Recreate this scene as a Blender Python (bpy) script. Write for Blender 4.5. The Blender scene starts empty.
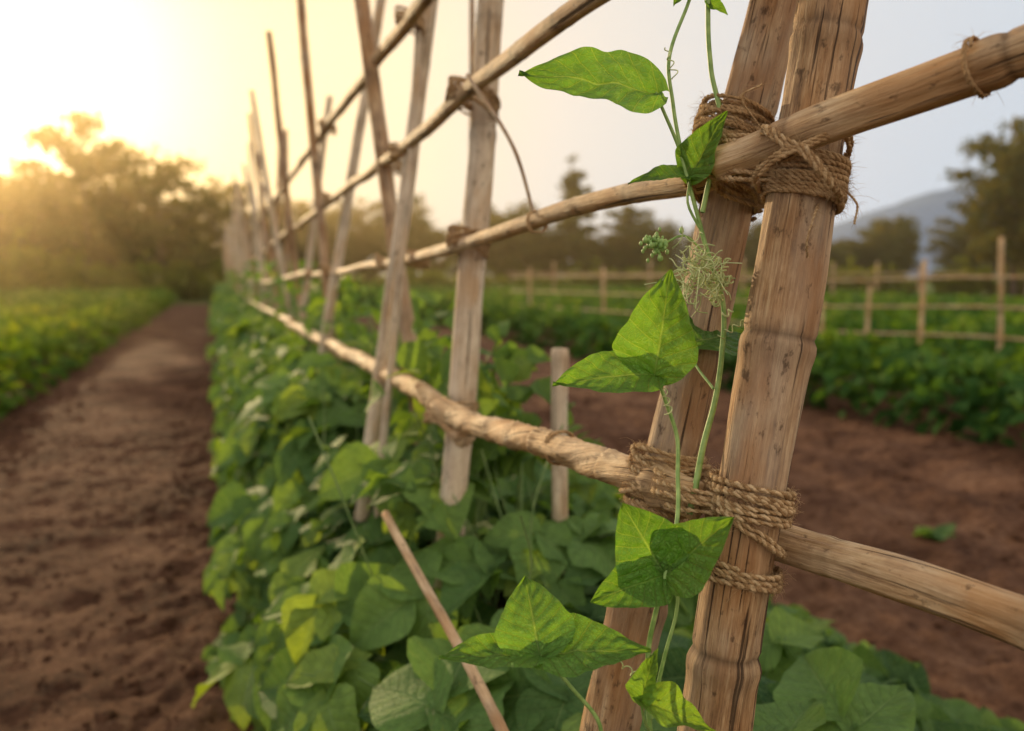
import bpy, math, random
import numpy as np
from mathutils import Vector, noise
random.seed(7); rng=np.random.default_rng(7)
H=1.2
scene=bpy.context.scene
D=bpy.data

# ------------------------------------------------------------ helpers
def link(o,parent=None):
    scene.collection.objects.link(o)
    if parent: o.parent=parent
    return o
def empty(name):
    o=D.objects.new(name,None); o.empty_display_size=.1
    return link(o)
def mesh_np(name,V,F,mat,parent=None,uv=None,attrs=None,smooth=True):
    me=D.meshes.new(name)
    V=np.asarray(V,dtype=np.float32); F=np.asarray(F,dtype=np.int32)
    n,m,k=len(V),len(F),F.shape[1]
    me.vertices.add(n); me.vertices.foreach_set('co',V.ravel())
    me.loops.add(m*k); me.loops.foreach_set('vertex_index',F.ravel())
    me.polygons.add(m)
    me.polygons.foreach_set('loop_start',np.arange(0,m*k,k,dtype=np.int32))
    me.polygons.foreach_set('loop_total',np.full(m,k,dtype=np.int32))
    if uv is not None:
        l=me.uv_layers.new(name='UVMap')
        l.data.foreach_set('uv',np.asarray(uv,dtype=np.float32)[F.ravel()].ravel())
    if attrs:
        for a,val in attrs.items():
            val=np.asarray(val,dtype=np.float32)
            if val.ndim==1:
                at=me.attributes.new(a,'FLOAT','POINT'); at.data.foreach_set('value',val)
            else:
                at=me.attributes.new(a,'FLOAT_VECTOR','POINT'); at.data.foreach_set('vector',val.ravel())
    me.update(calc_edges=True)
    me.polygons.foreach_set('use_smooth',np.full(m,smooth,dtype=bool))
    me.materials.append(mat)
    o=D.objects.new(name,me)
    return link(o,parent)
def nrm(a):
    a=np.asarray(a,float); return a/(np.linalg.norm(a,axis=-1,keepdims=True)+1e-12)

def catmull(P,step):
    P=[np.array(p,float) for p in P]
    if len(P)==2: P=[P[0],(P[0]+P[1])/2,P[1]]
    Q=[2*P[0]-P[1]]+P+[2*P[-1]-P[-2]]
    out=[]
    for i in range(1,len(Q)-2):
        p0,p1,p2,p3=Q[i-1:i+3]
        n=max(2,int(np.linalg.norm(p2-p1)/step))
        L=np.linalg.norm(p2-p1)
        m1=(p2-p0)/(np.linalg.norm(p2-p1)+np.linalg.norm(p1-p0))*L
        m2=(p3-p1)/(np.linalg.norm(p3-p2)+np.linalg.norm(p2-p1))*L
        for j in range(n):
            t=j/n; t2=t*t;t3=t2*t
            out.append((2*t3-3*t2+1)*p1+(t3-2*t2+t)*m1+(-2*t3+3*t2)*p2+(t3-t2)*m2)
    out.append(P[-1]); return np.array(out)
def frames(C):
    T=nrm(np.gradient(C,axis=0))
    N=np.zeros_like(T)
    r=np.array([0,0,1.]) if abs(T[0][2])<.8 else np.array([1.,0,0])
    n=nrm(np.cross(T[0],r)); N[0]=n
    for i in range(1,len(C)):
        n=n-T[i]*np.dot(n,T[i]); n=n/np.linalg.norm(n); N[i]=n
    B=np.cross(T,N); return T,N,B
def tube_arrays(C,R,sides):
    T,N,B=frames(C); n=len(C)
    th=np.linspace(0,2*np.pi,sides,endpoint=False)
    R=np.broadcast_to(np.asarray(R,float),(n,)) if np.ndim(R)<=1 else R
    RR=R[:,None] if R.ndim==1 else R
    V=C[:,None,:]+RR[...,None]*(np.cos(th)[None,:,None]*N[:,None,:]+np.sin(th)[None,:,None]*B[:,None,:])
    i=np.arange(n-1)[:,None]*sides; j=np.arange(sides)[None,:]; j2=(j+1)%sides
    F=np.stack([i+j,i+j2,i+sides+j2,i+sides+j],-1).reshape(-1,4)
    s=np.concatenate([[0],np.cumsum(np.linalg.norm(np.diff(C,axis=0),axis=1))])
    return V.reshape(-1,3),F,th,s
class Acc:
    def __init__(s): s.V=[];s.F=[];s.A=[];s.n=0
    def add(s,V,F,a=0.):
        s.V.append(V); s.F.append(F+s.n); s.A.append(np.broadcast_to(a,(len(V),)).astype(float)); s.n+=len(V)
    def out(s): return np.concatenate(s.V),np.concatenate(s.F),np.concatenate(s.A)

# ------------------------------------------------------------ node helper
def newmat(name):
    m=D.materials.new(name); m.use_nodes=True; nt=m.node_tree
    for n in list(nt.nodes): nt.nodes.remove(n)
    return m,nt
class NT:
    def __init__(s,nt): s.t=nt
    def n(s,typ,inp=None,**kw):
        x=s.t.nodes.new(typ)
        for k,v in kw.items(): setattr(x,k,v)
        if inp:
            for k,v in inp.items():
                if isinstance(v,bpy.types.NodeSocket): s.t.links.new(v,x.inputs[k])
                else: x.inputs[k].default_value=v
        return x
    def math(s,op,a,b=None,c=None,clamp=False):
        d={0:a}
        if b is not None: d[1]=b
        if c is not None: d[2]=c
        x=s.n('ShaderNodeMath',d,operation=op); x.use_clamp=clamp; return x.outputs[0]
    def ramp(s,f,stops,interp='LINEAR'):
        x=s.n('ShaderNodeValToRGB',{0:f}); cr=x.color_ramp; cr.interpolation=interp
        while len(cr.elements)<len(stops): cr.elements.new(.5)
        for e,(p,c) in zip(cr.elements,stops):
            e.position=p; e.color=(c,c,c,1) if not isinstance(c,(tuple,list)) else (*c,1)
        return x.outputs[0]
    def mix(s,f,a,b,mode='MIX'):
        x=s.n('ShaderNodeMix',data_type='RGBA',blend_type=mode)
        for k,v in ((0,f),(6,a),(7,b)):
            if isinstance(v,bpy.types.NodeSocket): s.t.links.new(v,x.inputs[k])
            else: x.inputs[k].default_value=v if k==0 else (*v[:3],1)
        return x.outputs[2]
    def noise(s,vec,scale,detail=4,rough=.55):
        return s.n('ShaderNodeTexNoise',{'Vector':vec,'Scale':scale,'Detail':detail,'Roughness':rough}).outputs[0]

# ------------------------------------------------------------ materials
def wood_mat(name,c_dark,c_mid,c_light,rough=.7,bump=.003,knot=.6,grey_amt=.45):
    m,nt=newmat(name); g=NT(nt)
    pc=g.n('ShaderNodeAttribute',attribute_name='pc').outputs['Vector']
    nd=g.n('ShaderNodeAttribute',attribute_name='nd').outputs['Fac']
    def mp(sc):
        return g.n('ShaderNodeMapping',{'Vector':pc,'Scale':sc}).outputs[0]
    fib=g.noise(mp((190,190,9)),1,6,.7)
    fib2=g.noise(mp((700,700,30)),1,4,.65)
    blot=g.noise(mp((42,42,18)),1,5,.65)
    big=g.noise(mp((14,14,5)),1,3,.5)
    crk=g.noise(mp((170,170,4)),1,3,.55)
    crk=g.ramp(crk,[(0,1.),(.33,1.),(.375,0.),(1,0.)])
    f=g.math('ADD',g.math('MULTIPLY',fib,.38),g.math('ADD',g.math('MULTIPLY',blot,.37),g.math('MULTIPLY',fib2,.25)))
    col=g.ramp(f,[(.37,c_dark),(.48,c_mid),(.60,c_light)])
    grey=tuple(np.mean(c_light)*x for x in(1.10,.95,.78))
    col=g.mix(g.ramp(big,[(.40,0.),(.60,grey_amt)]),col,grey)
    warm=g.noise(mp((20,20,9)),1,3,.5)
    col=g.mix(g.ramp(warm,[(.48,0.),(.66,.6)]),col,tuple(np.array(c_mid)*np.array((.90,.70,.48))))
    col=g.mix(g.math('MULTIPLY',crk,.85),col,tuple(x*.25 for x in c_dark))
    spots=g.noise(mp((80,80,45)),1,4,.65)
    col=g.mix(g.ramp(spots,[(.60,0.),(.68,.7)]),col,tuple(x*.45 for x in c_dark))
    col=g.mix(g.math('MULTIPLY',nd,knot),col,tuple(x*.35 for x in c_dark))
    hgt=g.math('SUBTRACT',g.math('ADD',fib,g.math('MULTIPLY',fib2,.5)),g.math('MULTIPLY',crk,.9))
    b=g.n('ShaderNodeBump',{'Height':hgt,'Strength':1.,'Distance':bump}).outputs[0]
    p=g.n('ShaderNodeBsdfPrincipled',{'Base Color':col,'Roughness':rough,'Normal':b,'Specular IOR Level':.22})
    g.n('ShaderNodeOutputMaterial',{0:p.outputs[0]})
    return m
M_pole=wood_mat('weathered_pole_wood',(.12,.060,.028),(.39,.225,.105),(.66,.45,.25),bump=.0035,grey_amt=.35,knot=.75)
M_rail=wood_mat('tan_rail_wood',(.20,.10,.042),(.53,.325,.155),(.78,.56,.32),rough=.62,bump=.003,grey_amt=.25,knot=.75)
M_grey=wood_mat('grey_bamboo',(.28,.185,.115),(.58,.45,.31),(.78,.67,.50),rough=.75,grey_amt=.3)

def rope_mat():
    m,nt=newmat('jute_twine'); g=NT(nt)
    tc=g.n('ShaderNodeTexCoord').outputs['Object']
    r=g.n('ShaderNodeAttribute',attribute_name='rnd').outputs['Fac']
    n1=g.noise(tc,1100,3); n2=g.noise(tc,60,3)
    f=g.math('ADD',g.math('MULTIPLY',n1,.45),g.math('ADD',g.math('MULTIPLY',n2,.35),g.math('MULTIPLY',r,.2)))
    col=g.ramp(f,[(.3,(.19,.10,.042)),(.48,(.50,.31,.15)),(.66,(.76,.56,.33))])
    b=g.n('ShaderNodeBump',{'Height':n1,'Strength':1.,'Distance':.0012}).outputs[0]
    p=g.n('ShaderNodeBsdfPrincipled',{'Base Color':col,'Roughness':.95,'Normal':b,'Specular IOR Level':.1})
    t=g.n('ShaderNodeBsdfTranslucent',{'Color':col})
    mx=g.n('ShaderNodeMixShader',{0:.15,1:p.outputs[0],2:t.outputs[0]})
    g.n('ShaderNodeOutputMaterial',{0:mx.outputs[0]}); return m
M_rope=rope_mat()

def leaf_mat(name,cA,cB,cC,vein=(.22,.36,.10),veins=True,rough=.45,transl=.35,tcol=(1.5,1.7,.55),bump=.0012,spec=.4,top=(1.35,1.15,.9)):
    m,nt=newmat(name); g=NT(nt)
    r=g.n('ShaderNodeAttribute',attribute_name='rnd').outputs['Fac']
    tc=g.n('ShaderNodeTexCoord').outputs['Object']
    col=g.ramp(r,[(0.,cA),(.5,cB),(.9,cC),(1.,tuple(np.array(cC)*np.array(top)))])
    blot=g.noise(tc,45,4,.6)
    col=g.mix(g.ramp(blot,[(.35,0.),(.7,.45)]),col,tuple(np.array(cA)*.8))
    normal=None
    if veins:
        uv=g.n('ShaderNodeSeparateXYZ',{0:g.n('ShaderNodeUVMap').outputs[0]})
        u,v=uv.outputs[1],uv.outputs[0]
        av=g.math('ABSOLUTE',g.math('SUBTRACT',g.math('MULTIPLY',v,2.),1.))
        mid=g.math('SUBTRACT',1.,g.math('DIVIDE',av,.05),clamp=True)
        ph=g.math('SUBTRACT',g.math('MULTIPLY',u,7.5),g.math('MULTIPLY',g.math('POWER',av,.85),1.9))
        fr=g.math('ABSOLUTE',g.math('SUBTRACT',g.math('FRACT',ph),.5))
        d=g.math('SUBTRACT',.5,fr)
        lat=g.math('SUBTRACT',1.,g.math('DIVIDE',d,.07),clamp=True)
        vm=g.math('MAXIMUM',mid,g.math('MULTIPLY',lat,.75))
        vor=g.n('ShaderNodeTexVoronoi',{'Vector':g.n('ShaderNodeMapping',{'Vector':g.n('ShaderNodeUVMap').outputs[0],'Scale':(17,22,1)}).outputs[0],'Scale':1.},feature='DISTANCE_TO_EDGE').outputs[0]
        net=g.math('SUBTRACT',1.,g.math('DIVIDE',vor,.13),clamp=True)
        vm2=g.math('MAXIMUM',vm,g.math('MULTIPLY',net,.32))
        col=g.mix(g.math('MULTIPLY',vm2,.75),col,vein)
        hgt=g.math('ADD',g.math('MULTIPLY',vm,-1.),g.math('ADD',g.math('MULTIPLY',fr,-.9),g.math('MULTIPLY',net,-.4)))
        normal=g.n('ShaderNodeBump',{'Height':hgt,'Strength':1.,'Distance':bump}).outputs[0]
    geo=g.n('ShaderNodeNewGeometry').outputs['Backfacing']
    colb=g.mix(geo,col,g.mix(.35,col,(.16,.26,.09)))
    d={'Base Color':colb,'Roughness':rough,'Specular IOR Level':spec}
    if normal: d['Normal']=normal
    p=g.n('ShaderNodeBsdfPrincipled',d)
    tcx=g.mix(1.,col,tcol,'MULTIPLY')
    t=g.n('ShaderNodeBsdfTranslucent',{'Color':tcx})
    mx=g.n('ShaderNodeMixShader',{0:transl,1:p.outputs[0],2:t.outputs[0]})
    g.n('ShaderNodeOutputMaterial',{0:mx.outputs[0]}); return m
M_hero=leaf_mat('bean_leaf_fresh',(.07,.175,.024),(.12,.265,.036),(.175,.335,.052),vein=(.34,.49,.15),transl=.42,tcol=(1.9,1.8,.55),bump=.0028,rough=.5,spec=.3)
M_bush=leaf_mat('bean_leaf',(.040,.098,.028),(.105,.205,.052),(.195,.32,.075),vein=(.26,.38,.14),rough=.62,transl=.34,tcol=(2.1,1.9,.45),spec=.16,bump=.0022)
M_crop=leaf_mat('crop_leaf',(.05,.105,.018),(.10,.18,.028),(.18,.26,.045),veins=False,transl=.40,tcol=(2.4,1.9,.42),rough=.8,spec=.08)
M_crop2=leaf_mat('row_crop_leaf',(.030,.080,.018),(.06,.135,.028),(.12,.20,.042),veins=False,transl=.32,tcol=(2.1,1.8,.42),rough=.8,spec=.08)
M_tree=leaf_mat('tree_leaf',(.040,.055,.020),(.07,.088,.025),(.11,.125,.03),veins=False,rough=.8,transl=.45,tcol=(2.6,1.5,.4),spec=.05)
M_shrub=leaf_mat('shrub_leaf',(.09,.13,.018),(.14,.18,.025),(.20,.23,.035),veins=False,rough=.8,transl=.45,tcol=(2.4,1.8,.4),spec=.05)
def plain(name,c1,c2,scale=20,rough=.8,attr=False):
    m,nt=newmat(name); g=NT(nt)
    tc=g.n('ShaderNodeTexCoord').outputs['Object']
    n=g.noise(tc,scale,4)
    p=g.n('ShaderNodeBsdfPrincipled',{'Base Color':g.ramp(n,[(.35,c1),(.65,c2)]),'Roughness':rough})
    g.n('ShaderNodeOutputMaterial',{0:p.outputs[0]}); return m
M_stem=plain('green_stem',(.16,.28,.06),(.32,.46,.14),80,.5)
M_stem2=plain('bush_stem',(.09,.17,.04),(.20,.28,.09),40,.6)
M_dry=plain('dry_tendril',(.36,.42,.16),(.60,.64,.34),90,.8)
M_bark=plain('tree_bark',(.07,.045,.03),(.14,.10,.07),4,.9)
M_hill=plain('haze_tinted_hill',(.11,.18,.28),(.16,.23,.33),.02,1.)  # blue distance haze is mixed into the hill's base colour

def soil_mat():
    m,nt=newmat('tilled_soil'); g=NT(nt)
    tc=g.n('ShaderNodeTexCoord').outputs['Object']
    n1=g.noise(tc,1.7,5); n2=g.noise(tc,22,7,.68); n3=g.noise(tc,120,5,.65)
    f=g.math('ADD',g.math('MULTIPLY',n1,.35),g.math('ADD',g.math('MULTIPLY',n2,.4),g.math('MULTIPLY',n3,.25)))
    col=g.ramp(f,[(.38,(.040,.018,.011)),(.5,(.130,.062,.035)),(.61,(.25,.135,.08))])
    sp=g.n('ShaderNodeSeparateXYZ',{0:tc})
    gn=g.noise(tc,.35,4)
    fy=g.math('ADD',sp.outputs[1],g.math('MULTIPLY',gn,6.))
    gm=g.ramp(g.math('DIVIDE',fy,80.),[(.50,0.),(.53,1.)])
    gcol=g.ramp(g.noise(tc,1.5,5),[(.35,(.05,.09,.02)),(.65,(.13,.17,.04))])
    col=g.mix(gm,col,gcol)
    hg=g.math('ADD',g.math('MULTIPLY',n2,1.),g.math('MULTIPLY',n3,.4))
    b=g.n('ShaderNodeBump',{'Height':hg,'Strength':1.,'Distance':.03}).outputs[0]
    p=g.n('ShaderNodeBsdfPrincipled',{'Base Color':col,'Roughness':.95,'Normal':b,'Specular IOR Level':.08})
    g.n('ShaderNodeOutputMaterial',{0:p.outputs[0]}); return m
M_soil=soil_mat()

# ------------------------------------------------------------ ground
def axis(lo,hi,fine,flo,fhi,grow=1.12):
    a=list(np.arange(flo,fhi,fine)); s=fine;x=fhi
    while x<hi: a.append(x); s*=grow; x+=s
    a.append(hi); s=fine;x=flo-fine;b=[]
    while x>lo: b.append(x); s*=grow; x-=s
    b.append(lo); return np.array(b[::-1]+a)
def gh(x,y):
    d=math.hypot(x,y-1)
    h=.05*math.exp(-((x-.65)/.55)**4)
    if d<40:
        k=1. if d<14 else max(0,1-(d-14)/26)
        u=x*.8+y*.6; v=-x*.6+y*.8
        h+=k*.035*noise.noise(Vector((u*1.3,v*1.3,.37)))
        h+=k*.018*noise.noise(Vector((u*4.3,v*4.3,3.2)))
        if 1.4<x<5: h+=k*.024*math.sin(x*9+noise.noise(Vector((x,y*.7,1)))*2)
        if d<13:
            q=.65 if -1.35<x<-.25 else 1.1
            h+=.026*q*noise.fractal(Vector((u*9,v*9,7.3)),.8,2.1,4)
    return h
xs=axis(-900,900,.03,-2.6,3.4); ys=axis(-60,1500,.03,.3,7.0,1.06)
X,Y=np.meshgrid(xs,ys,indexing='ij')
Z=np.array([[gh(a,b) for b in ys] for a in xs])
nx,ny=X.shape
i=np.arange(nx-1)[:,None]*ny; j=np.arange(ny-1)[None,:]
Fg=np.stack([i+j,i+ny+j,i+ny+j+1,i+j+1],-1).reshape(-1,4)
mesh_np('ground',np.stack([X,Y,Z],-1).reshape(-1,3),Fg,M_soil)

def ico():
    import bmesh
    bm=bmesh.new(); bmesh.ops.create_icosphere(bm,subdivisions=2,radius=1)
    V=np.array([v.co[:] for v in bm.verts]); F=np.array([[v.index for v in f.verts] for f in bm.faces]); bm.free(); return V,F
iv,iF=ico(); acc=Acc()
for k in range(7500):
    if k<5200:
        x=random.uniform(-2.1,.25); y=.8+random.random()**1.5*10
        inp=-1.2<x<-.35
    else:
        x=random.uniform(1.2,5); y=random.uniform(1.2,9); inp=False
    s=random.choice((.003,.004,.006,.008,.010) if inp else (.004,.006,.008,.011,.015,.022))*random.uniform(.7,1.3)
    off=Vector((k*3.1,0,0))
    dv=np.array([1+.5*noise.noise(Vector(v)*1.6+off) for v in iv])[:,None]
    V=iv*dv*np.array([s*random.uniform(.8,1.4),s,s*.6])
    a=random.uniform(0,6.28); c,sn=math.cos(a),math.sin(a)
    V=V@np.array([[c,sn,0],[-sn,c,0],[0,0,1]])+np.array([x,y,gh(x,y)+s*.1])
    acc.add(V,iF)
V,F,A=acc.out(); mesh_np('soil_clods',V,F,M_soil,smooth=True)

# ------------------------------------------------------------ poles
def pole(name,pts,r0,r1,mat,parent,sides=28,step=.01,spacing=.22,seed=0,rough=.035,rel=True,swell=.07,twist=0.,flute=0.):
    C=catmull([(p[0],p[1],p[2]+(H if rel else 0)) for p in pts],step)
    n=len(C); T,N,B=frames(C)
    s=np.concatenate([[0],np.cumsum(np.linalg.norm(np.diff(C,axis=0),axis=1))]); L=s[-1]
    rr=random.Random(seed); nodes=[];x=rr.uniform(.05,spacing)
    while x<L: nodes.append(x); x+=spacing*rr.uniform(.75,1.3)
    wob=np.array([[noise.noise(Vector((v*3.,seed*7.3,q*9))) for q in range(2)] for v in s])*.006
    C=C+N*wob[:,:1]+B*wob[:,1:]
    R=np.interp(s,[0,L],[r0,r1]); nd=np.zeros(n)
    for q in nodes:
        sw=swell*rr.uniform(.4,1.2)
        R=R+r0*sw*np.exp(-((s-q)/.011)**2)-r0*sw*1.1*np.exp(-((s-q-.012)/.0035)**2)
        nd=np.maximum(nd,rr.uniform(.6,1)*np.exp(-((s-q-.012)/.004)**2)); nd=np.maximum(nd,.35*np.exp(-((s-q)/.02)**2))
    th=np.linspace(0,2*np.pi,sides,endpoint=False)
    tws=np.array([twist*v+(2.2*noise.noise(Vector((v*6,seed,3))) if twist else 0) for v in s])
    flv=np.array([flute*(.35+.9*abs(noise.noise(Vector((v*9,seed,8))))*1.6) for v in s]) if flute else np.zeros(n)
    RR=np.zeros((n,sides))
    for a in range(n):
        for b in range(sides):
            tt=th[b]+tws[a]
            cx,cy=math.cos(tt),math.sin(tt)
            RR[a,b]=R[a]*(1+rough*1.4*noise.noise(Vector((cx*1.2,cy*1.2,s[a]*5+seed)))+rough*noise.noise(Vector((cx*4.5,cy*4.5,s[a]*4+seed*3)))+rough*.5*noise.noise(Vector((cx*9,cy*9,s[a]*14+seed*5)))
              +(flv[a]*(abs(math.cos(1.5*tt))-.6) if flute else 0))
    V,F,_,_=tube_arrays(C,RR,sides)
    TH=th[None,:]+tws[:,None]
    pc=np.stack([np.cos(TH)*r0,np.sin(TH)*r0,np.broadcast_to(s[:,None],(n,sides))],-1).reshape(-1,3)+np.array([seed*1.7,seed*.9,seed*2.3])
    nda=np.repeat(nd,sides)
    if flute: nda=np.maximum(nda,(flv/flute*.5)[:,None].repeat(sides,1).reshape(-1)*np.clip(1-np.abs(np.cos(1.5*TH)).reshape(-1)/.25,0,1))
    for e,(idx,sg) in enumerate(((0,-1),(n-1,1))):
        base=len(V); ring=V[idx*sides:(idx+1)*sides]
        for f,z in ((.86,.0015),(.45,.001),(.02,.0)):
            V=np.concatenate([V,C[idx]+(ring-C[idx])*f+T[idx]*sg*z]); pc=np.concatenate([pc,pc[idx*sides:(idx+1)*sides]*1.]); nda=np.concatenate([nda,np.full(sides,.25)])
        prev=idx*sides
        for k in range(3):
            cur=base+k*sides; j=np.arange(sides); j2=(j+1)%sides
            q=np.stack([prev+j,prev+j2,cur+j2,cur+j],-1)
            F=np.concatenate([F,q[:,::-1] if sg<0 else q]); prev=cur
    return mesh_np(name,V,F,mat,parent,attrs={'pc':pc,'nd':nda})

TR=empty('bamboo_trellis')
def ext(p,q,z0,z1):
    p=np.array(p);q=np.array(q); d=(q-p)/(q[2]-p[2])
    return [tuple(p+d*(z-p[2])) for z in (z0,(z0+z1)/2,z1)]
Lp=((.397,.806,-.5),(.595,.828,.301)); Rp=((.427,.655,-.425),(.560,.686,.256)); P3=((.56,1.73,.561),(.454,1.658,-.418))
pole('post_1',ext(*Lp,-1.3,.75),.031,.028,M_pole,TR,sides=44,step=.006,spacing=.27,seed=1,rough=.10)
pole('post_2',ext(*Rp,-1.3,.75),.033,.031,M_pole,TR,sides=44,step=.006,spacing=.25,seed=2,rough=.10)
pole('post_3',ext(*P3,-1.3,1.0),.030,.026,M_grey,TR,sides=28,seed=3,spacing=.3,rough=.05)
pole('post_4',ext((.532,2.13,.673),(.411,2.18,-.19),-1.3,1.1),.022,.018,M_grey,TR,sides=16,step=.02,seed=4)
pole('post_5',ext((.422,2.495,.769),(.515,2.35,-.224),-1.3,1.15),.024,.021,M_pole,TR,sides=16,step=.02,seed=5)
pole('post_6',ext((.386,3.83,1.154),(.455,3.67,-.063),-1.3,1.3),.021,.018,M_pole,TR,sides=14,step=.03,seed=6)
pole('post_7',ext((.626,3.30,1.007),(.443,3.455,-.10),-1.3,1.05),.022,.018,M_grey,TR,sides=14,step=.03,seed=7)
k=8; y=5.
while y<34:
    for sgn in (-1,1):
        yy=y+random.uniform(-.25,.25); zt=random.uniform(.75,1.35); ln=random.uniform(.03,.2)*sgn
        pole('post_%d'%k,[(.48+ln,yy,-1.3),(.47+random.uniform(-.02,.02),yy+random.uniform(-.1,.1),-.1),(.46-ln*.9,yy+random.uniform(-.25,.25),zt)],.022,.016,random.choice((M_pole,M_grey)),TR,sides=8,step=.12,seed=k,rough=.02); k+=1
    y+=random.uniform(.8,1.3)
pole('upper_rail_near',[(.462,.725,.106),(.478,.688,.115),(.50,.617,.133),(.568,.46,.166),(.63,.29,.20)],.0165,.0195,M_rail,TR,sides=40,step=.005,spacing=.16,seed=21,swell=.09,rough=.08)
pole('upper_rail',[(.512,.765,.113),(.493,.798,.10),(.481,.972,.099),(.466,1.21,.088),(.455,1.55,.0595),(.461,2.35,.035),(.462,4.6,-.01)],.0125,.014,M_rail,TR,sides=24,step=.01,spacing=.19,seed=22)
pole('upper_rail_far',[(.445,4.3,.01),(.461,8.4,-.07),(.46,14,-.05),(.46,30,-.05)],.018,.016,M_rail,TR,sides=10,step=.1,seed=23)
pole('top_rail',[(.50,.70,.352),(.46,1.022,.344),(.46,1.465,.342),(.46,2.19,.316),(.46,3.16,.305),(.46,5.5,.26)],.014,.017,M_rail,TR,sides=24,step=.012,spacing=.2,seed=24)
pole('top_rail_far',[(.44,5.2,.27),(.46,9,.2),(.46,16.3,.125),(.46,30,.1)],.018,.016,M_rail,TR,sides=10,step=.1,seed=25)
pole('ridge_rail',[(.47,1.3,.605),(.46,1.90,.60),(.46,3.69,.60),(.46,6.5,.57),(.46,12,.5)],.017,.016,M_rail,TR,sides=14,step=.03,seed=26)
pole('lower_rail_near',[(.464,.722,-.236),(.505,.70,-.256),(.539,.551,-.252),(.565,.434,-.257),(.60,.26,-.262)],.0175,.0195,M_rail,TR,sides=40,step=.005,spacing=.17,seed=27,rough=.14)
pole('lower_rail',[(.433,.700,-.216),(.418,.789,-.213),(.426,1.03,-.228),(.419,1.53,-.27),(.408,1.60,-.262)],.0180,.020,M_rail,TR,sides=36,step=.006,spacing=.12,seed=28,rough=.16,swell=.14,twist=9,flute=.09)
pole('lower_rail_mid',[(.432,1.50,-.300),(.411,1.69,-.251),(.425,3.12,-.27),(.435,5.5,-.30)],.020,.022,M_rail,TR,sides=24,step=.012,spacing=.16,seed=29,rough=.16,swell=.14,twist=10,flute=.12)
pole('lower_rail_far',[(.435,5.2,-.28),(.44,10.4,-.33),(.45,24,-.33)],.021,.018,M_rail,TR,sides=10,step=.1,seed=30)
pole('brace',[(.375,.86,-.74),(.335,.99,-.595),(.280,1.50,-.43)],.0080,.0075,M_rail,TR,sides=14,step=.015,seed=31)
pole('thin_stick_1',[(.43,1.47,.345),(.455,1.30,.20),(.462,1.22,.075)],.0035,.003,M_pole,TR,sides=8,step=.02,seed=32)
pole('thin_stick_2',[(.75,2.5,1.0),(.74,2.5,.2),(.74,2.5,-1.25)],.008,.008,M_pole,TR,sides=8,step=.05,seed=33)
pole('thin_stick_3',[(.30,1.95,-1.25),(.36,2.0,-.5),(.44,2.05,.1),(.50,2.1,.75)],.010,.008,M_grey,TR,sides=8,step=.05,seed=34)
pole('wooden_stake',[(.682,1.65,-1.3),(.682,1.65,-.7),(.684,1.65,-.155)],.0175,.0175,M_grey,None,sides=18,step=.02,seed=35)

# ------------------------------------------------------------ rope
ropeA=Acc(); fibA=Acc()
def fibre(p,d,q,L,r=.00016):
    pts=np.array([p,p+d*L*.35,p+d*L*.7+q*L*.18,p+d*L*.95+q*L*.5+np.array([0,0,-L*.12])])
    V,F,_,_=tube_arrays(pts,np.array([r,r*.9,r*.75,r*.45]),3); fibA.add(V,F,random.random())
def rope(C,r=.0026,strands=2,pitch=.012,fib=60,sides=7):
    C=np.asarray(C); T,N,B=frames(C)
    s=np.concatenate([[0],np.cumsum(np.linalg.norm(np.diff(C,axis=0),axis=1))])
    sd=random.uniform(0,99)
    thick=np.array([1+.40*noise.noise(Vector((v*45,sd,0)))+.22*noise.noise(Vector((v*180,sd,4))) for v in s])
    for k in range(strands):
        ph=s/pitch*2*np.pi+k*2*np.pi/strands+np.array([1.5*noise.noise(Vector((v*30,sd,2))) for v in s])
        P=C+(N*np.cos(ph)[:,None]+B*np.sin(ph)[:,None])*(r*.48*thick)[:,None]
        V,F,_,_=tube_arrays(P,r*.62*thick,sides); ropeA.add(V,F,random.random())
    for _ in range(fib):
        i=random.randrange(len(C)); a=random.uniform(0,6.28)
        o=N[i]*math.cos(a)+B[i]*math.sin(a); p=C[i]+o*r*.85
        L=random.uniform(.003,.010)*(2.2 if random.random()<.06 else 1); d=nrm(o*random.uniform(.1,.9)+T[i]*random.uniform(-1.8,1.8))
        fibre(p,d,nrm(np.array([random.gauss(0,1) for _ in range(3)])),L)
def sup(c,p=.82): return np.sign(c)*np.abs(c)**p
def coil(c,axis,front,a,b,off,turns,height,tilt=0.,r=.0026,jit=.002,fib=60,spt=110,ramp=0.,pw=.82):
    c=np.array(c)+np.array([0,0,H]); A=nrm(axis); Fr=np.array(front,float); Fr=nrm(Fr-A*np.dot(A,Fr)); S=np.cross(Fr,A)
    n=int(turns*spt); t=np.linspace(0,turns*2*np.pi,n)+random.uniform(0,6.28); sd=random.uniform(0,99)
    ja=np.array([noise.noise(Vector((x*.35,sd,0))) for x in t]); jb=np.array([noise.noise(Vector((x*.8,sd,5))) for x in t])
    aa=a+np.abs(jb)*jit*1.3; bb=b+np.abs(ja)*jit*1.5
    P=c+Fr*off+S*(aa*sup(np.cos(t),pw))[:,None]+Fr*(bb*sup(np.sin(t),pw))[:,None]
    h=height*(np.linspace(-.5,.5,n))+ja*jit*2.4+jb*jit*.8+tilt*np.cos(t)*a+ramp*np.sin(t)*b
    P=P+A*h[:,None]
    rope(P,r,fib=int(fib*turns))
up=lambda p,q:nrm(np.array(q)-np.array(p)) if q[2]>p[2] else nrm(np.array(p)-np.array(q))
aL=up(*Lp); aR=up(*Rp); a3=up(*P3)
def onp(pp,z):
    p,q=np.array(pp[0]),np.array(pp[1]); return p+(q-p)*(z-p[2])/(q[2]-p[2])
def tocam(p): v=-np.array(p); v[2]=0; return nrm(v)
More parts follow.
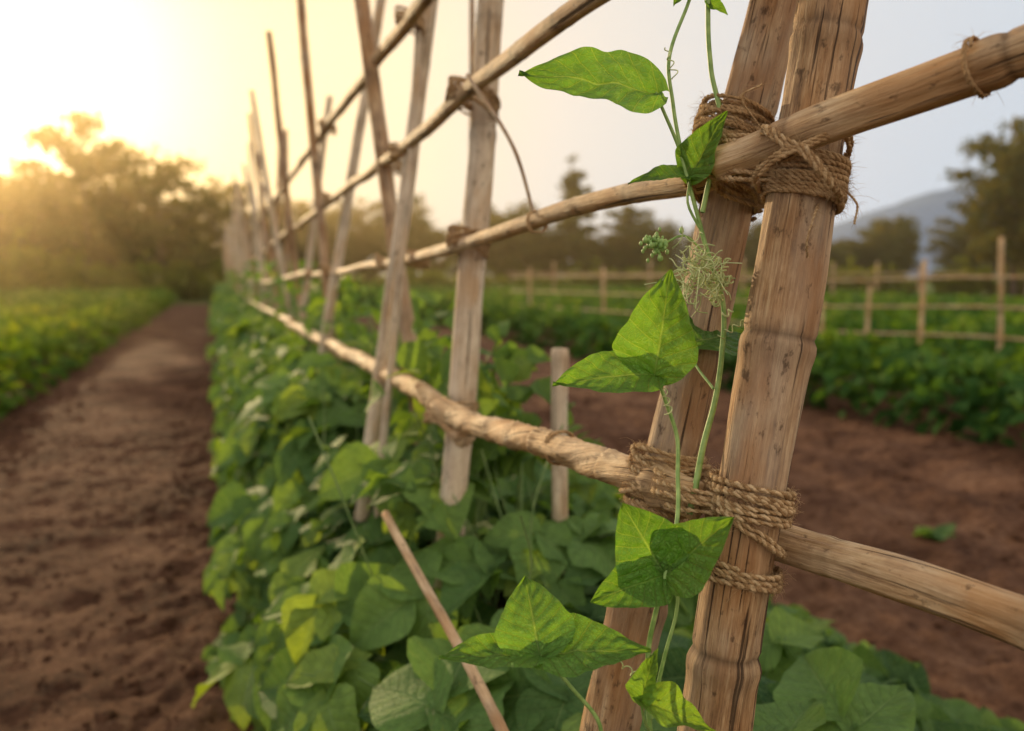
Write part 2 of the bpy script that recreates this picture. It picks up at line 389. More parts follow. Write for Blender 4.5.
def lash(pp,ax,z,turns,hh,a,b,off,**k):
    c=onp(pp,z); coil(c,ax,tocam(c),a,b,off,turns,hh,**k)
def lash2(pp,ax,z,rail,rr,rp,turns,hh,dz=0,extra=.0035,**k):
    c=onp(pp,z); v=np.array(rail,float)-c; v=v-ax*np.dot(v,ax); d=np.linalg.norm(v)
    b=(d+rp+rr)/2+extra; off=(d+rr-rp)/2
    coil(c+ax*dz,ax,v,max(rp,rr)+extra,b,off,turns,hh,pw=.75,**k)
FB=260
RK1=(.484,.748,.108)
lash2(Lp,aL,.108,RK1,.022,.029,15,.078,jit=.003,fib=FB)
lash2(Lp,aL,.115,RK1,.024,.031,6,.035,tilt=.6,extra=.006,jit=.004,fib=FB)
lash2(Lp,aL,.105,RK1,.024,.031,5,.03,tilt=-.5,extra=.006,jit=.004,fib=FB)
lash2(Lp,aL,.118,RK1,.024,.031,6,.060,tilt=.15,extra=.0075,jit=.004,fib=FB)
lash(Rp,aR,.086,10,.040,.0355,.0355,0,tilt=.05,jit=.002,fib=FB)
RK2=(.492,.640,.128)
lash2(Rp,aR,.105,RK2,.019,.032,3,.012,tilt=.75,jit=.003,fib=FB,dz=-.010)
lash2(Rp,aR,.105,RK2,.019,.032,2,.010,tilt=-.7,jit=.003,fib=FB,dz=-.010)
cm=(onp(Lp,.10)+onp(Rp,.09))/2+np.array([-.008,-.015,.0])
coil(cm,(0.1,.1,1),tocam(cm),.052,.050,.02,8,.045,tilt=.22,jit=.005,fib=FB)
RK3=(.434,.775,-.215)
lash2(Lp,aL,-.222,RK3,.018,.030,14,.062,jit=.003,fib=FB)
lash2(Lp,aL,-.222,RK3,.020,.032,5,.03,tilt=.35,extra=.006,jit=.004,fib=FB)
lash2(Lp,aL,-.222,RK3,.020,.032,4,.02,tilt=-.3,extra=.007,jit=.004,fib=FB)
RK4=(.486,.711,-.246)
lash2(Rp,aR,-.207,RK4,.018,.033,8,.030,tilt=-.05,jit=.003,fib=FB)
lash2(Rp,aR,-.225,RK4,.018,.033,2,.008,tilt=-.6,jit=.003,fib=FB,dz=-.010)
lash(Rp,aR,-.277,4,.015,.0365,.0385,-.005,tilt=.05,jit=.002,fib=FB)
cm=(onp(Lp,-.222)+onp(Rp,-.212))/2+np.array([-.008,-.010,0])
coil(cm,(0.1,.1,1),tocam(cm),.048,.050,.01,6,.024,tilt=.08,jit=.005,fib=FB)
coil((.548,.510,.155),(.36,-.915,.18),(-.7,-.3,.3),.0205,.0205,0,2.2,.006,r=.0014,jit=.001,fib=30)
for z,rl in ((.06,(.456,1.60,.058)),(-.28,(.414,1.62,-.262)),(.34,(.46,1.62,.34))):
    lash2(P3,a3,z,rl,.018,.029,7,.036,jit=.004,fib=40,tilt=.2,r=.0028)
    lash2(P3,a3,z,rl,.018,.029,2,.02,jit=.003,fib=40,tilt=-.4,extra=.006,r=.0028)
for (x,y_,z) in ((.47,2.2,.31),(.49,2.15,.04),(.47,2.42,.03),(.45,2.15,-.26),(.48,2.42,.31),(.46,3.55,.31),(.45,3.6,0.02),(.44,3.55,-.28),(.46,3.6,.60),(.47,2.1,.61),(.465,1.22,.08),(.427,1.03,-.228)):
    thin=y_<1.5
    coil((x,y_,z),(0.05,.1,1) if not thin else (0,1,0),(-.3,-.95,0),.032 if not thin else (.0155 if z>0 else .0215),.036 if not thin else (.0155 if z>0 else .0215),0,5 if not thin else 3,.03 if not thin else .01,r=.0035 if not thin else .0018,jit=.004 if not thin else .001,fib=10,tilt=.3 if not thin else 0,spt=50)
for pts,rr_ in (([(.46,1.02,.36),(.50,1.3,.52),(.60,1.7,.62),(.62,2.1,.62)],.0011),([(.53,.66,.07),(.50,.63,.05),(.49,.625,.03),(.495,.63,.015)],.0011),([(.47,.79,-.19),(.45,.77,-.26),(.44,.765,-.29)],.0011),([(.52,.66,.10),(.545,.63,.065),(.54,.625,.045)],.0011),([(.49,.70,.14),(.47,.70,.165),(.485,.69,.175)],.0011)):
    C=catmull([(p[0],p[1],p[2]+H) for p in pts],.003); rope(C,rr_,fib=40,pitch=.007)
V,F,A=ropeA.out(); mesh_np('twine_lashing',V,F,M_rope,TR,attrs={'rnd':A})
V,F,A=fibA.out(); mesh_np('twine_fibres',V,F,M_rope,TR,attrs={'rnd':A})

# ------------------------------------------------------------ leaves
def leaf_tpl(nu,nv,fold=.25,droop=.25,wave=.0,WL=.78,cup=0.,skew=0.):
    u=np.linspace(0,1,nu+1); v=np.linspace(-1,1,nv+1)
    U,Vv=np.meshgrid(u,v,indexing='ij')
    w=(np.clip(U,1e-4,1)**.50)*((1-U)**.95)*(1+.25*np.exp(-((U-.25)/.2)**2)); w=w/w.max()*.5*WL
    w=np.maximum(w,.012*(U<.98))
    w[-1]=0
    back=-.10*np.abs(Vv)**2*(1-U)**3
    x=Vv*w+skew*U*(1-U); y=U+back
    z=fold*np.abs(x)-droop*U**2 + cup*(x*x)*1.2 + wave*np.sin(U*9+Vv*2.)*np.abs(Vv) + wave*.7*np.sin(U*17-1)*Vv**3
    V=np.stack([x,y,z],-1).reshape(-1,3); uv=np.stack([(Vv+1)/2,U],-1).reshape(-1,2)
    i=np.arange(nu)[:,None]*(nv+1); j=np.arange(nv)[None,:]
    F=np.stack([i+j,i+j+1,i+nv+1+j+1,i+nv+1+j],-1).reshape(-1,4)
    return V,F,uv
def scatter(name,tpls,P,Dn,Nn,S,rnd,mat,parent=None):
    Y=nrm(Dn); N=nrm(Nn-Y*np.sum(Nn*Y,1,keepdims=True)); X=np.cross(Y,N)
    which=rng.integers(0,len(tpls),len(P)); Vs=[];Fs=[];Us=[];As=[];n0=0
    for k,(tv,tf,tu) in enumerate(tpls):
        m=which==k; c=m.sum()
        if c==0: continue
        M=np.stack([X[m],Y[m],N[m]],1)
        V=(np.einsum('vk,ckj->cvj',tv,M)*S[m][:,None,None]+P[m][:,None,:]).reshape(-1,3)
        F=(tf[None]+(np.arange(c)*len(tv))[:,None,None]).reshape(-1,4)+n0
        Vs.append(V);Fs.append(F);Us.append(np.tile(tu,(c,1)));As.append(np.repeat(rnd[m],len(tv))); n0+=len(V)
    return mesh_np(name,np.concatenate(Vs),np.concatenate(Fs),mat,parent,uv=np.concatenate(Us),attrs={'rnd':np.concatenate(As)})
T_hi=[leaf_tpl(10,8,.25,.35,.03,.95),leaf_tpl(10,8,.5,.2,.035,.95),leaf_tpl(10,8,.1,.5,.03,.88,cup=-.5),leaf_tpl(10,8,.3,.1,.04,.92,skew=.1)]
T_mid=[leaf_tpl(5,4,.25,.25,.02,.9),leaf_tpl(5,4,.5,.15,.03,.9),leaf_tpl(5,4,.1,.4,.02,.85)]
T_lo=[leaf_tpl(3,2,.3,.3,0,.85),leaf_tpl(3,2,.5,.1,0,.8)]
def rand_unit(n): return nrm(rng.normal(size=(n,3)))
def trefoil(P,Dn,Nn,S,rnd):
    Y=nrm(Dn); N=nrm(Nn-Y*np.sum(Nn*Y,1,keepdims=True)); X=np.cross(Y,N)
    out=[]
    for ang,sc,o in ((0,1.,.22),(1.35,.92,.0),(-1.35,.92,.0)):
        a=ang+rng.normal(size=(len(P),1))*.18
        d=Y*np.cos(a)+X*np.sin(a)
        n=nrm(N+rand_unit(len(P))*.34)
        out.append((P+Y*(S*o)[:,None],d-N*.15,n,S*sc,np.clip(rnd+rng.normal(size=len(P))*.12,0,1)))
    return [np.concatenate([o[k] for o in out]) for k in range(5)]

def hrow(y): return np.interp(y,[-.5,.6,1.,1.5,2.5,4,7,40],[.50,.53,.60,.70,.80,.88,.96,.98])
def bush(n,y0,y1,size,pw=1.):
    y=y0+(y1-y0)*rng.random(n)**pw
    th=rng.uniform(-.15,np.pi+.15,n)
    lump=np.array([noise.noise(Vector((math.cos(t)*1.6,yy*2.2,math.sin(t)*1.6))) for t,yy in zip(th,y)])
    lump2=np.array([noise.noise(Vector((math.cos(t)*4,yy*5.5,math.sin(t)*4+9))) for t,yy in zip(th,y)])
    k=(1+.24*lump+.20*lump2)*(1-.45*rng.random(n)**1.8)
    h=hrow(y); xc=.66; hw=np.interp(y,[0,1.2,2.6],[.46,.50,.60])
    c=np.cos(th); s=np.sin(th)
    x=xc+hw*k*np.sign(c)*np.abs(c)**.75
    z=h*k*np.abs(s)**.75*np.sign(s)
    z=np.where(x>.75,z*(1-.22*np.clip((x-.75)/.4,0,1)),z)
    z=np.where((x<.53)&(y>1.3),np.minimum(z,.78+.05*rng.random(n)),z)
    z=np.maximum(z,.05)
    N=np.stack([c*.9,np.zeros(n),s*.8+.1],1)
    nn=nrm(N*.75+np.array([-.1,-.35,.6])+rand_unit(n)*.50)
    d=N*.7+np.array([0,0,-.5])+rand_unit(n)*.8
    d=d-nn*np.sum(d*nn,1,keepdims=True)
    P=np.stack([x,y,z],1)
    S=size*(.45+.95*rng.random(n)**1.3)
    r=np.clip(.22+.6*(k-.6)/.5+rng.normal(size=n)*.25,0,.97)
    m=~((y<.55)&(z>.75))
    return P[m],d[m],nn[m],S[m],r[m]
BR=empty('bean_plant_row')
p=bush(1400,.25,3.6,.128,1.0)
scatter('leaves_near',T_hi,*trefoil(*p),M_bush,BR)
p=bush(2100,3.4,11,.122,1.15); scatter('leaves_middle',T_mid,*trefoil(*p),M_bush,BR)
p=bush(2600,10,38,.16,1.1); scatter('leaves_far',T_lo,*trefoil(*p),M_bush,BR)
n=1600; y=1.7+rng.random(n)**1.5*24
z=.80+rng.random(n)**1.6*np.interp(y,[1.5,4,8],[.25,.40,.55]); x=.58+rng.normal(size=n)*.09
P=np.stack([x,y,z],1); nn=nrm(np.array([-.3,-.2,.7])+rand_unit(n)*.6); d=rand_unit(n)+np.array([-.3,0,-.2])
scatter('climbing_leaves',T_mid,P,d,nn,rng.uniform(.04,.085,n)*(1+y/26),np.clip(.78+rng.normal(size=n)*.15,0,1),M_bush,BR)
st=Acc()
P,d,nn,S,r=bush(1200,.3,5,.09)
for k in range(len(P)):
    a=P[k]; b=np.array([.62+(a[0]-.62)*.55,a[1]+random.uniform(-.1,.1),max(.02,a[2]-random.uniform(.1,.25))])
    C=np.array([b,(a+b)/2+rand_unit(1)[0]*.015+np.array([0,0,.01]),a])
    V,F,_,_=tube_arrays(C,np.array([.0022,.0018,.0013]),5); st.add(V,F)
for k in range(170):
    y=1.5+random.random()**1.3*12; x=.50+random.gauss(0,.05); z=float(hrow(y))-.35
    pts=[(x,y,z)]
    for q in range(4): pts.append((pts[-1][0]+random.gauss(0,.03),pts[-1][1]+random.gauss(0,.05),pts[-1][2]+random.uniform(.08,.18)))
    C=catmull(pts,.03); V,F,_,_=tube_arrays(C,.0020,5); st.add(V,F)
V,F,A=st.out(); mesh_np('stems',V,F,M_stem2,BR)

# ------------------------------------------------------------ hero vine
VN=empty('climbing_bean_vine')
stemA=Acc()
def stem(pts,r0=.0024,r1=.0018,acc=None,step=.006):
    C=catmull([(p[0],p[1],p[2]+H) for p in pts],step)
    sd=random.uniform(0,50)
    C=C+np.array([[noise.noise(Vector((i*.12,sd,q))) for q in range(3)] for i in range(len(C))])*.0022
    V,F,_,_=tube_arrays(C,np.linspace(r0,r1,len(C)),8); (acc or stemA).add(V,F)
stem([(.365,.66,-.60),(.362,.655,-.441),(.359,.657,-.337),(.371,.65,-.266),(.395,.672,-.225),(.405,.69,-.19),(.411,.702,-.156),(.40,.705,-.12),(.388,.706,-.093)],.0030,.0018)
stem([(.418,.69,-.225),(.4325,.701,-.188),(.46,.712,-.107),(.467,.719,-.024),(.45,.731,.039),(.433,.747,.121),(.407,.75,.174)],.0034,.0016)
stem([(.433,.747,.121),(.428,.755,.165),(.425,.759,.208),(.449,.758,.276),(.46,.76,.36)],.0020,.0017)
stem([(.450,.731,.060),(.470,.735,.15),(.462,.742,.20),(.458,.745,.30),(.462,.745,.36)],.0026,.0022)
stem([(.441,.741,.094),(.437,.738,.07),(.447,.731,.045)],.0012,.0014)
stem([(.30,.66,-.50),(.311,.655,-.404),(.285,.66,-.36),(.256,.662,-.328)],.0024,.0015)
stem([(.365,.655,-.42),(.345,.635,-.39),(.337,.629,-.367)],.0016,.0012)
stem([(.455,.712,-.11),(.458,.75,-.09),(.462,.768,-.072)],.0014,.0012)
stem([(.362,.655,-.40),(.375,.655,-.34),(.385,.652,-.29),(.371,.65,-.266)],.0020,.0014)
def hero(k,base,tip,n,WL,fold=.3,droop=.12,wave=.022,rnd=.5,cup=0,skew=0):
    b=np.array(base)+[0,0,H]; t=np.array(tip)+[0,0,H]; d=t-b; L=np.linalg.norm(d)
    tp=leaf_tpl(44,32,fold,droop,wave,WL,cup,skew); tv=tp[0].copy()
    av=np.abs(tp[2][:,0]*2-1); ph=tp[2][:,1]*7.5-1.9*av**.85; fr=np.abs((ph%1)-.5)
    tv[:,2]+=-.030*(fr)*np.minimum(1,av*6)*np.minimum(1,(1-av)*3+.2)
    tv[:,2]+=np.array([.05*noise.noise(Vector((a*2.5+k*5,b_*3,k)))+.02*noise.noise(Vector((a*7+k*5,b_*8,k+5))) for a,b_ in tp[2]])
    tv[:,0]*=1+.06*np.array([noise.noise(Vector((b_*9+k*3,(1 if a>.5 else 0)*7,k))) for a,b_ in tp[2]])
    scatter('leaf_%d'%k,[(tv,tp[1],tp[2])],b[None],d[None],np.array([n],float),np.array([L*1.03]),np.array([rnd]),M_hero,VN)
HL=[((.407,.750,.174),(.283,.775,.196),(-.22,-.72,.62),.70,.22,.08,.02,.55),
 ((.441,.741,.094),(.456,.71,.152),(-.85,-.5,.15),.66,.35,.1,.02,.6),
 ((.441,.741,.094),(.390,.765,.100),(0,-.45,.85),.8,.3,.2,.02,.2),
 ((.388,.706,-.093),(.392,.690,.002),(-.62,-.72,.05),.78,.40,.05,.03,.75),
 ((.388,.706,-.093),(.292,.715,-.095),(-.12,-.55,.80),.70,.3,.05,.02,.65),
 ((.462,.768,-.072),(.549,.793,-.051),(-.3,-.5,.8),.85,.2,.2,.02,.1),
 ((.371,.65,-.266),(.333,.655,-.203),(-.5,-.75,.45),1.05,.25,.12,.03,.35),
 ((.371,.65,-.266),(.300,.645,-.276),(-.35,-.72,.6),.74,.3,.1,.025,.4),
 ((.371,.65,-.266),(.409,.612,-.208),(-.65,-.6,.3),.80,.45,.1,.02,.65),
 ((.256,.662,-.328),(.258,.705,-.272),(-.30,-.62,.72),.98,.3,.1,.03,.7),
 ((.256,.662,-.328),(.338,.622,-.312),(-.05,-.42,.9),.70,.3,.1,.02,.6),
 ((.256,.662,-.328),(.176,.69,-.325),(-.1,-.26,.95),.60,.3,.06,.02,.7),
 ((.337,.629,-.367),(.400,.604,-.388),(-.3,-.5,.8),.5,.6,.2,.06,.95),
 ((.337,.629,-.367),(.345,.625,-.325),(-.6,-.6,.3),.6,.6,.3,.06,.9),
 ((.449,.758,.276),(.425,.75,.262),(-.5,-.5,.6),.7,.4,.2,.02,.6),
 ((.458,.745,.262),(.476,.735,.252),(-.5,-.6,.5),.7,.4,.2,.02,.5)]
for k,a in enumerate(HL): hero(k+1,*a)
V,F,A=stemA.out(); mesh_np('vine_stem',V,F,M_stem,VN)
tA=Acc()
def curl(c,R,turns,axis,L,r=.0006,dec=.6):
    A=nrm(np.array(axis)); q=nrm(np.cross(A,[.3,.5,.8])); w=np.cross(A,q); n=int(turns*16)
    t=np.linspace(0,1,n); ph=t*turns*2*np.pi
    RR=R*(1-dec*t)
    P=np.array(c)+np.array([0,0,H])+A*(t*L)[:,None]+q*(RR*np.cos(ph))[:,None]+w*(RR*np.sin(ph))[:,None]
    V,F,_,_=tube_arrays(P,r,5); tA.add(V,F)
for k in range(70):
    c=np.array([.434,.712,.002])+rng.normal(size=3)*np.array([.010,.006,.014])
    curl(c,random.uniform(.003,.010),random.uniform(.5,1.5),rand_unit(1)[0],random.uniform(.004,.028),.0006)
for k in range(20):
    c=np.array([.462,.715,-.012])+rng.normal(size=3)*np.array([.004,.004,.012])
    curl(c,random.uniform(.003,.006),random.uniform(1,2.6),rand_unit(1)[0],random.uniform(.004,.012),.0009)
for k in range(22):
    p=np.array([.430,.712,.0])+rng.normal(size=3)*.010; d=rand_unit(1)[0]
    C=catmull([p+[0,0,H],p+d*.015+[0,0,H-.003],p+d*.03+rand_unit(1)[0]*.012+[0,0,H-.012]],.004); V,F,_,_=tube_arrays(C,.0005,5); tA.add(V,F)
for c,ax,L in (((.40,.70,-.13),(-.3,-.2,.9),.03),((.462,.715,-.06),(.5,-.3,.4),.03),((.35,.65,-.36),(-.6,-.1,.5),.04),((.43,.752,.19),(-.4,-.1,.8),.03)):
    curl(c,.0040,3.2,ax,L,.0006,.6)
V,F,A=tA.out(); mesh_np('curly_tendrils',V,F,M_dry,VN)
bA=Acc()
for k in range(70):
    p=np.array([.397,.722,.028])+rng.normal(size=3)*np.array([.007,.004,.006])+[0,0,H]
    bA.add(iv*np.array([.0018,.0018,.0026])*random.uniform(.7,1.3)+p,iF)
V,F,A=bA.out(); mesh_np('flower_buds',V,F,M_stem,VN)
stemB=Acc(); stem([(.45,.728,.02),(.425,.724,.038),(.404,.722,.030)],.0013,.001,acc=stemB); V,F,A=stemB.out(); mesh_np('bud_stalk',V,F,M_stem,VN)

# ------------------------------------------------------------ crop fields
def field(name,x0,x1,y0,y1,rowsp,hgt,n,size,mat,edgex,seed,fall=1.6,gap=.55):
    y=y0+(y1-y0)*rng.random(n)**fall
    rows=int(abs(x1-x0)/rowsp); q=(rng.random(n)**1.3*rows).astype(int)
    sg=1 if x1>x0 else -1
    xc=edgex+sg*(q+.5)*rowsp
    th=rng.uniform(0,np.pi,n); hw=rowsp*gap
    lum=np.array([noise.noise(Vector((a*.9+seed,b*1.4,0))) for a,b in zip(xc,y)])
    k=(1+.4*lum)*(1-.3*rng.random(n)**2)
    x=xc+hw*k*np.cos(th); z=np.maximum(.03,hgt*k*np.sin(th)**.7)
    N=np.stack([np.cos(th),np.zeros(n),np.sin(th)],1)
    nn=nrm(N*.6+np.array([0,0,.8])+rand_unit(n)*.5); d=N+rand_unit(n)*.9+np.array([0,0,-.3])
    S=size*rng.uniform(.7,1.2,n)*(1+.03*(y-y0))
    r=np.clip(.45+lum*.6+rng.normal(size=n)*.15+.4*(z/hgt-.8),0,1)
    return scatter(name,T_lo,np.stack([x,y,z],1),d,nn,S,r,mat)
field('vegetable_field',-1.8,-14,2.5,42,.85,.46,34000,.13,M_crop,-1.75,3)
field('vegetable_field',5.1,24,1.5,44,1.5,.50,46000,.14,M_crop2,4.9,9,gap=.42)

def weed(x,y,s,n=9):
    P=np.tile([x,y,gh(x,y)+.01],(n,1)); a=rng.random(n)*6.28
    P[:,:2]+=rng.normal(size=(n,2))*s*.3
    d=np.stack([np.cos(a),np.sin(a),rng.uniform(.2,.9,n)],1); nn=np.array([0,0,1.])+rand_unit(n)*.3
    scatter('weed_plant',T_mid,P,d,nn,s*rng.uniform(.7,1.2,n),rng.random(n),M_bush)
weed(-.17,1.72,.06,16); weed(3.0,2.9,.09,14); weed(2.4,3.4,.07,10); weed(-1.5,3.4,.07,12)
n=260; yy=rng.uniform(.55,2.0,n); xx=rng.uniform(1.05,1.75,n); zz=rng.uniform(.08,.34,n)*(1.9-xx)/.7
nn=nrm(np.array([-.2,-.35,.85])+rand_unit(n)*.45); dd=rand_unit(n)*np.array([1,1,.4])
scatter('leaves_right',T_hi,*trefoil(np.stack([xx,yy,zz+.05],1),dd,nn,.115*rng.uniform(.7,1.2,n),np.clip(.45+rng.normal(size=n)*.25,0,1)),M_bush,BR)

# ------------------------------------------------------------ background fence
FE=empty('bamboo_fence')
for k,(x,y,zt,ln) in enumerate(((6.68,8.2,-.30,0),(6.82,7.63,-.12,.02),(7.0,7.04,.16,0),(7.20,6.22,.36,-.10),(7.3,5.2,.2,0),(6.4,10.4,.0,0),(6.15,13,.1,0),(5.95,16,.15,0))):
    pole('fence_post_%d'%k,[(x,y,-1.2),(x+ln*.5,y,-.4),(x+ln,y,zt)],.026,.021,M_rail,FE,sides=10,step=.1,seed=50+k)
for k,z in enumerate((-.04,-.33,-.62)):
    pole('fence_rail_%d'%k,[(7.38,3.5,z-.02),(7.12,6.2,z+.02),(6.7,8.2,z-.03),(6.3,11,z+.02),(5.9,17,z)],.015,.012,M_rail,FE,sides=10,step=.12,seed=60+k)
FF=empty('bamboo_fence')
for k in range(9):
    pole('fence_post_%d'%k,[(10.5+k*1.6,26-k*.3,-1.2),(10.5+k*1.6,26-k*.3,random.uniform(.2,.6))],.04,.04,M_pole,FF,sides=8,step=.3,seed=70+k)
pole('fence_rail',[(9,26.4,.05),(17,24.9,.0),(25,23.3,.05)],.03,.03,M_pole,FF,sides=8,step=.3,seed=80)

# ------------------------------------------------------------ trees
def make_tree(seed,h,spread,kind,nl):
    r=random.Random(seed); A=Acc(); tips=[]
    bend=[r.uniform(-.4,.4),r.uniform(-.4,.4)]
    C=catmull([(0,0,-.3),(bend[0]*.4,bend[1]*.4,h*.4),(bend[0],bend[1],h*.94)],.3)
    V,F,_,_=tube_arrays(C,np.linspace(.16*h/7,.03,len(C)),7); A.add(V,F)
    nl_=int(18 if kind!='shrub' else 10)
    for k in range(nl_):
        f=(.25+.70*k/nl_) if kind!='shrub' else r.uniform(.1,.6)
        i=int(f*(len(C)-1)); b=C[i]; a=k*2.4+r.uniform(-.5,.5)
        if kind=='conifer': L=spread*(1.05-f)*1.1; up=-.05
        elif kind=='tiered': L=spread*(.9-.35*abs(f-.6))*r.uniform(.6,1.15); up=.30
        else: L=spread*r.uniform(.6,1.05)*(1.1-abs(f-.5)); up=.55
        d=np.array([math.cos(a),math.sin(a),0.])
        m=b+d*L*.5+np.array([0,0,L*up*.35]); e=b+d*L+np.array([r.uniform(-.2,.2),r.uniform(-.2,.2),L*up])
        Cl=catmull([b,m,e],.3); V,F,_,_=tube_arrays(Cl,np.linspace(.05*h/7,.012,len(Cl)),5); A.add(V,F)
        for q in np.linspace(.25,1,6): tips.append((b+(e-b)*q+np.array([0,0,L*up*.1]),.32*spread*(.6+.4*q)))
        for q in range(3):
            a2=a+r.uniform(-.9,.9); e2=m+np.array([math.cos(a2),math.sin(a2),up+.15])*L*.45
            Cl=catmull([m,(m+e2)/2+np.array([0,0,.05]),e2],.3); V,F,_,_=tube_arrays(Cl,np.linspace(.025,.008,len(Cl)),4); A.add(V,F)
            tips.append((e2,.32*spread))
    tips.append((C[-1],.25*spread))
    tp=np.array([t[0] for t in tips]); tr=np.array([t[1] for t in tips])
    idx=rng.integers(0,len(tp),nl)
    flat=.50 if kind in('tiered','conifer') else .8
    off=rand_unit(nl)*(rng.random((nl,1))**.5)*tr[idx][:,None]*np.array([1,1,flat])
    P=tp[idx]+off; P[:,2]=np.maximum(P[:,2],.05)
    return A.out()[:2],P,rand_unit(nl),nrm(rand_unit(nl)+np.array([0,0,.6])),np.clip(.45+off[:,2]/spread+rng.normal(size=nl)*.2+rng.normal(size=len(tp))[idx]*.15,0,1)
variants={}
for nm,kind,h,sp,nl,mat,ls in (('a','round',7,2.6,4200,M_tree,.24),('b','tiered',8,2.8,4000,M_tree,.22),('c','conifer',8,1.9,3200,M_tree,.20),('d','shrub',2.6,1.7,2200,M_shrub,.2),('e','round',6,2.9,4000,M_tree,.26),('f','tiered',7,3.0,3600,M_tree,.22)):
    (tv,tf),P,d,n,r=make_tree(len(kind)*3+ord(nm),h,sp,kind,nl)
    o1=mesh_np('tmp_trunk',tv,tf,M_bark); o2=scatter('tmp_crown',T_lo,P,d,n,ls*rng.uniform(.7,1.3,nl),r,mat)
    variants[nm]=(o1.data,o2.data); D.objects.remove(o1); D.objects.remove(o2)
def tree(v,x,y,s,name='tree',parent=None,mat=None):
    if parent is None: e=empty(name)
    else: e=D.objects.new(name,None); link(e,parent)
    e.location=(x,y,0); e.rotation_euler=(0,0,random.uniform(0,6.28)); e.scale=(s,s,s*random.uniform(.92,1.08))
    for nm,me in zip(('trunk','crown'),variants[v]): link(D.objects.new(nm,me),e)
for v,x,y,s in (('b',-14.5,50,.95),('f',-9.5,47,1.0),('a',-12,49,.85),('b',-5.6,46,1.10),('e',-7.6,47,.9),('f',-2.2,44,1.0),('a',-3.9,46,.85),('b',.3,47,.80),('a',-19,50,.9),('f',-23,48,1.0),('a',-27,50,1.0)):
    tree(v,x,y,s,'tree')
for v,x,y,s in (('c',22.5,52,1.22),('a',35.5,29.5,1.05),('b',37.5,32,1.12),('e',40,31,1.1),('c',26.5,52,.9)):
    tree(v,x,y,s,'pine_tree' if v=='c' else 'tree')
BT=empty('distant_trees')
for k in range(30):
    t=k/29; x=-36+t*34+random.uniform(-1,1); tree(random.choice('aebf'),x,58+random.uniform(-3,5),random.uniform(.6,.85),'tree',BT)
for k in range(60):
    t=k/59; x=2+t*62+random.uniform(-1,1); y=60-t*18+random.uniform(-3,4); tree(random.choice('aaeeb'),x,y,random.uniform(.5,.7) if t>.3 else random.uniform(.65,.9),'tree',BT)
HB=empty('hedge_shrubs')
for k in range(26): tree('d',-30+k*1.3+random.uniform(-.5,.5),42.5+random.uniform(-1,1.5),random.uniform(.7,1.25),'shrub',HB)
for k in range(40): tree('d',8+k*1.05+random.uniform(-.5,.5),46-k*.35+random.uniform(-1,1.5),random.uniform(.5,.8),'shrub',HB)

def hill(name,x0,x1,y,zs,depth):
    n=90; m=14; V=[]
    for i in range(n):
        t=i/(n-1); x=x0+(x1-x0)*t
        zz=np.interp(t,np.linspace(0,1,len(zs)),zs)+6*noise.noise(Vector((t*9,y,0)))+2.5*noise.noise(Vector((t*40,y,0)))
        for j in range(m):
            u=j/(m-1); V.append((x,y+depth*(u-.5),max(-2,zz*math.sin(math.pi*u)**.8+3*noise.noise(Vector((t*30,u*8,2)))*math.sin(math.pi*u)-1)))
    i=np.arange(n-1)[:,None]*m; j=np.arange(m-1)[None,:]
    F=np.stack([i+j,i+m+j,i+m+j+1,i+j+1],-1).reshape(-1,4)
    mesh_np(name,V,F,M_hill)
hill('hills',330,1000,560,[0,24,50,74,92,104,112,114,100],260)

# ------------------------------------------------------------ evening haze over the far fields
bpy.ops.mesh.primitive_cube_add(size=1,location=(10,56,14)); hz_=bpy.context.object; hz_.name='haze'; hz_.scale=(150,92,30)
m,nt=newmat('evening_haze'); g=NT(nt)
v=g.n('ShaderNodeVolumeScatter',{'Color':(1.,.76,.42,1),'Density':.0030,'Anisotropy':.80})
o=g.n('ShaderNodeOutputMaterial'); nt.links.new(v.outputs[0],o.inputs['Volume'])
hz_.data.materials.append(m)

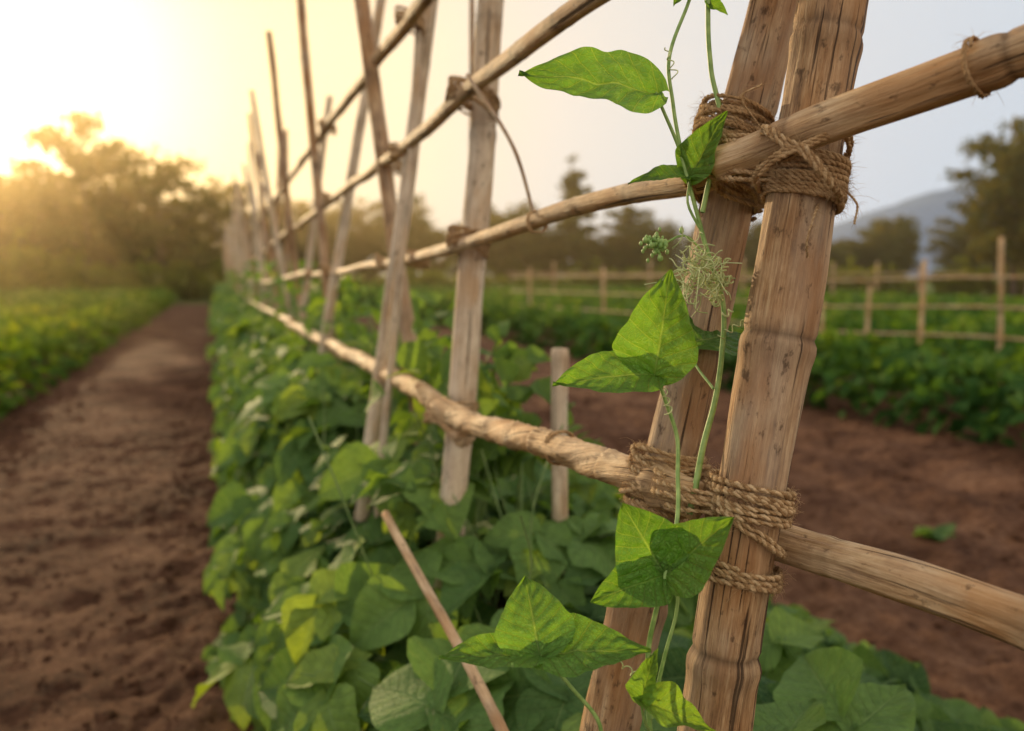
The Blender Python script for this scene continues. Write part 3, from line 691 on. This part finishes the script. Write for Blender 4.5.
# ------------------------------------------------------------ light
EL=math.radians(11.5); AZ=math.radians(-11)
sd=Vector((math.sin(AZ)*math.cos(EL),math.cos(AZ)*math.cos(EL),math.sin(EL)))
sl=D.lights.new('sun','SUN'); sl.energy=5.; sl.angle=math.radians(.6); sl.color=(1.,.70,.36)
so=link(D.objects.new('sun',sl)); so.rotation_euler=sd.to_track_quat('Z','Y').to_euler()
w=D.worlds.new('World'); scene.world=w; w.use_nodes=True; nt=w.node_tree
for n_ in list(nt.nodes): nt.nodes.remove(n_)
g=NT(nt)
sky=g.n('ShaderNodeTexSky',sky_type='NISHITA'); sky.sun_disc=False; sky.sun_elevation=EL; sky.sun_rotation=AZ; sky.dust_density=2.; sky.air_density=1.
dirv=g.n('ShaderNodeTexCoord').outputs['Generated']
dot=g.n('ShaderNodeVectorMath',{0:dirv,1:sd[:]},operation='DOT_PRODUCT').outputs['Value']
u=g.math('ADD',g.math('MULTIPLY',dot,.5),.5)
hz=g.ramp(u,[(0.,(1.36,1.18,.96)),(.45,(1.02,.94,.86)),(.70,(.62,.70,.78)),(.84,(.74,.75,.76)),(.92,(.84,.78,.69)),(.965,(.86,.73,.54)),(.99,(.92,.72,.42)),(.9975,(1.3,1.0,.55)),(1.,(2.2,1.9,1.3))])
sc=g.n('ShaderNodeVectorMath',{0:hz,'Scale':1/.15},operation='SCALE').outputs[0]
nk=g.n('ShaderNodeVectorMath',{0:sky.outputs[0],'Scale':.03},operation='SCALE').outputs[0]
tot=g.n('ShaderNodeVectorMath',{0:sc,1:nk},operation='ADD').outputs[0]
bg=g.n('ShaderNodeBackground',{0:tot,1:.15})
g.n('ShaderNodeOutputWorld',{0:bg.outputs[0]})

# ------------------------------------------------------------ camera
cd=D.cameras.new('camera'); cd.sensor_width=36; cd.lens=30; cd.clip_start=.02; cd.clip_end=3000
cd.dof.use_dof=True; cd.dof.focus_distance=.82; cd.dof.aperture_fstop=3.4
co=link(D.objects.new('camera',cd)); co.location=(0,0,H); co.rotation_euler=(math.radians(90-6.06),0,math.radians(-19.2))
scene.camera=co
scene.view_settings.view_transform='Standard'; scene.view_settings.look='None'; scene.view_settings.exposure=0
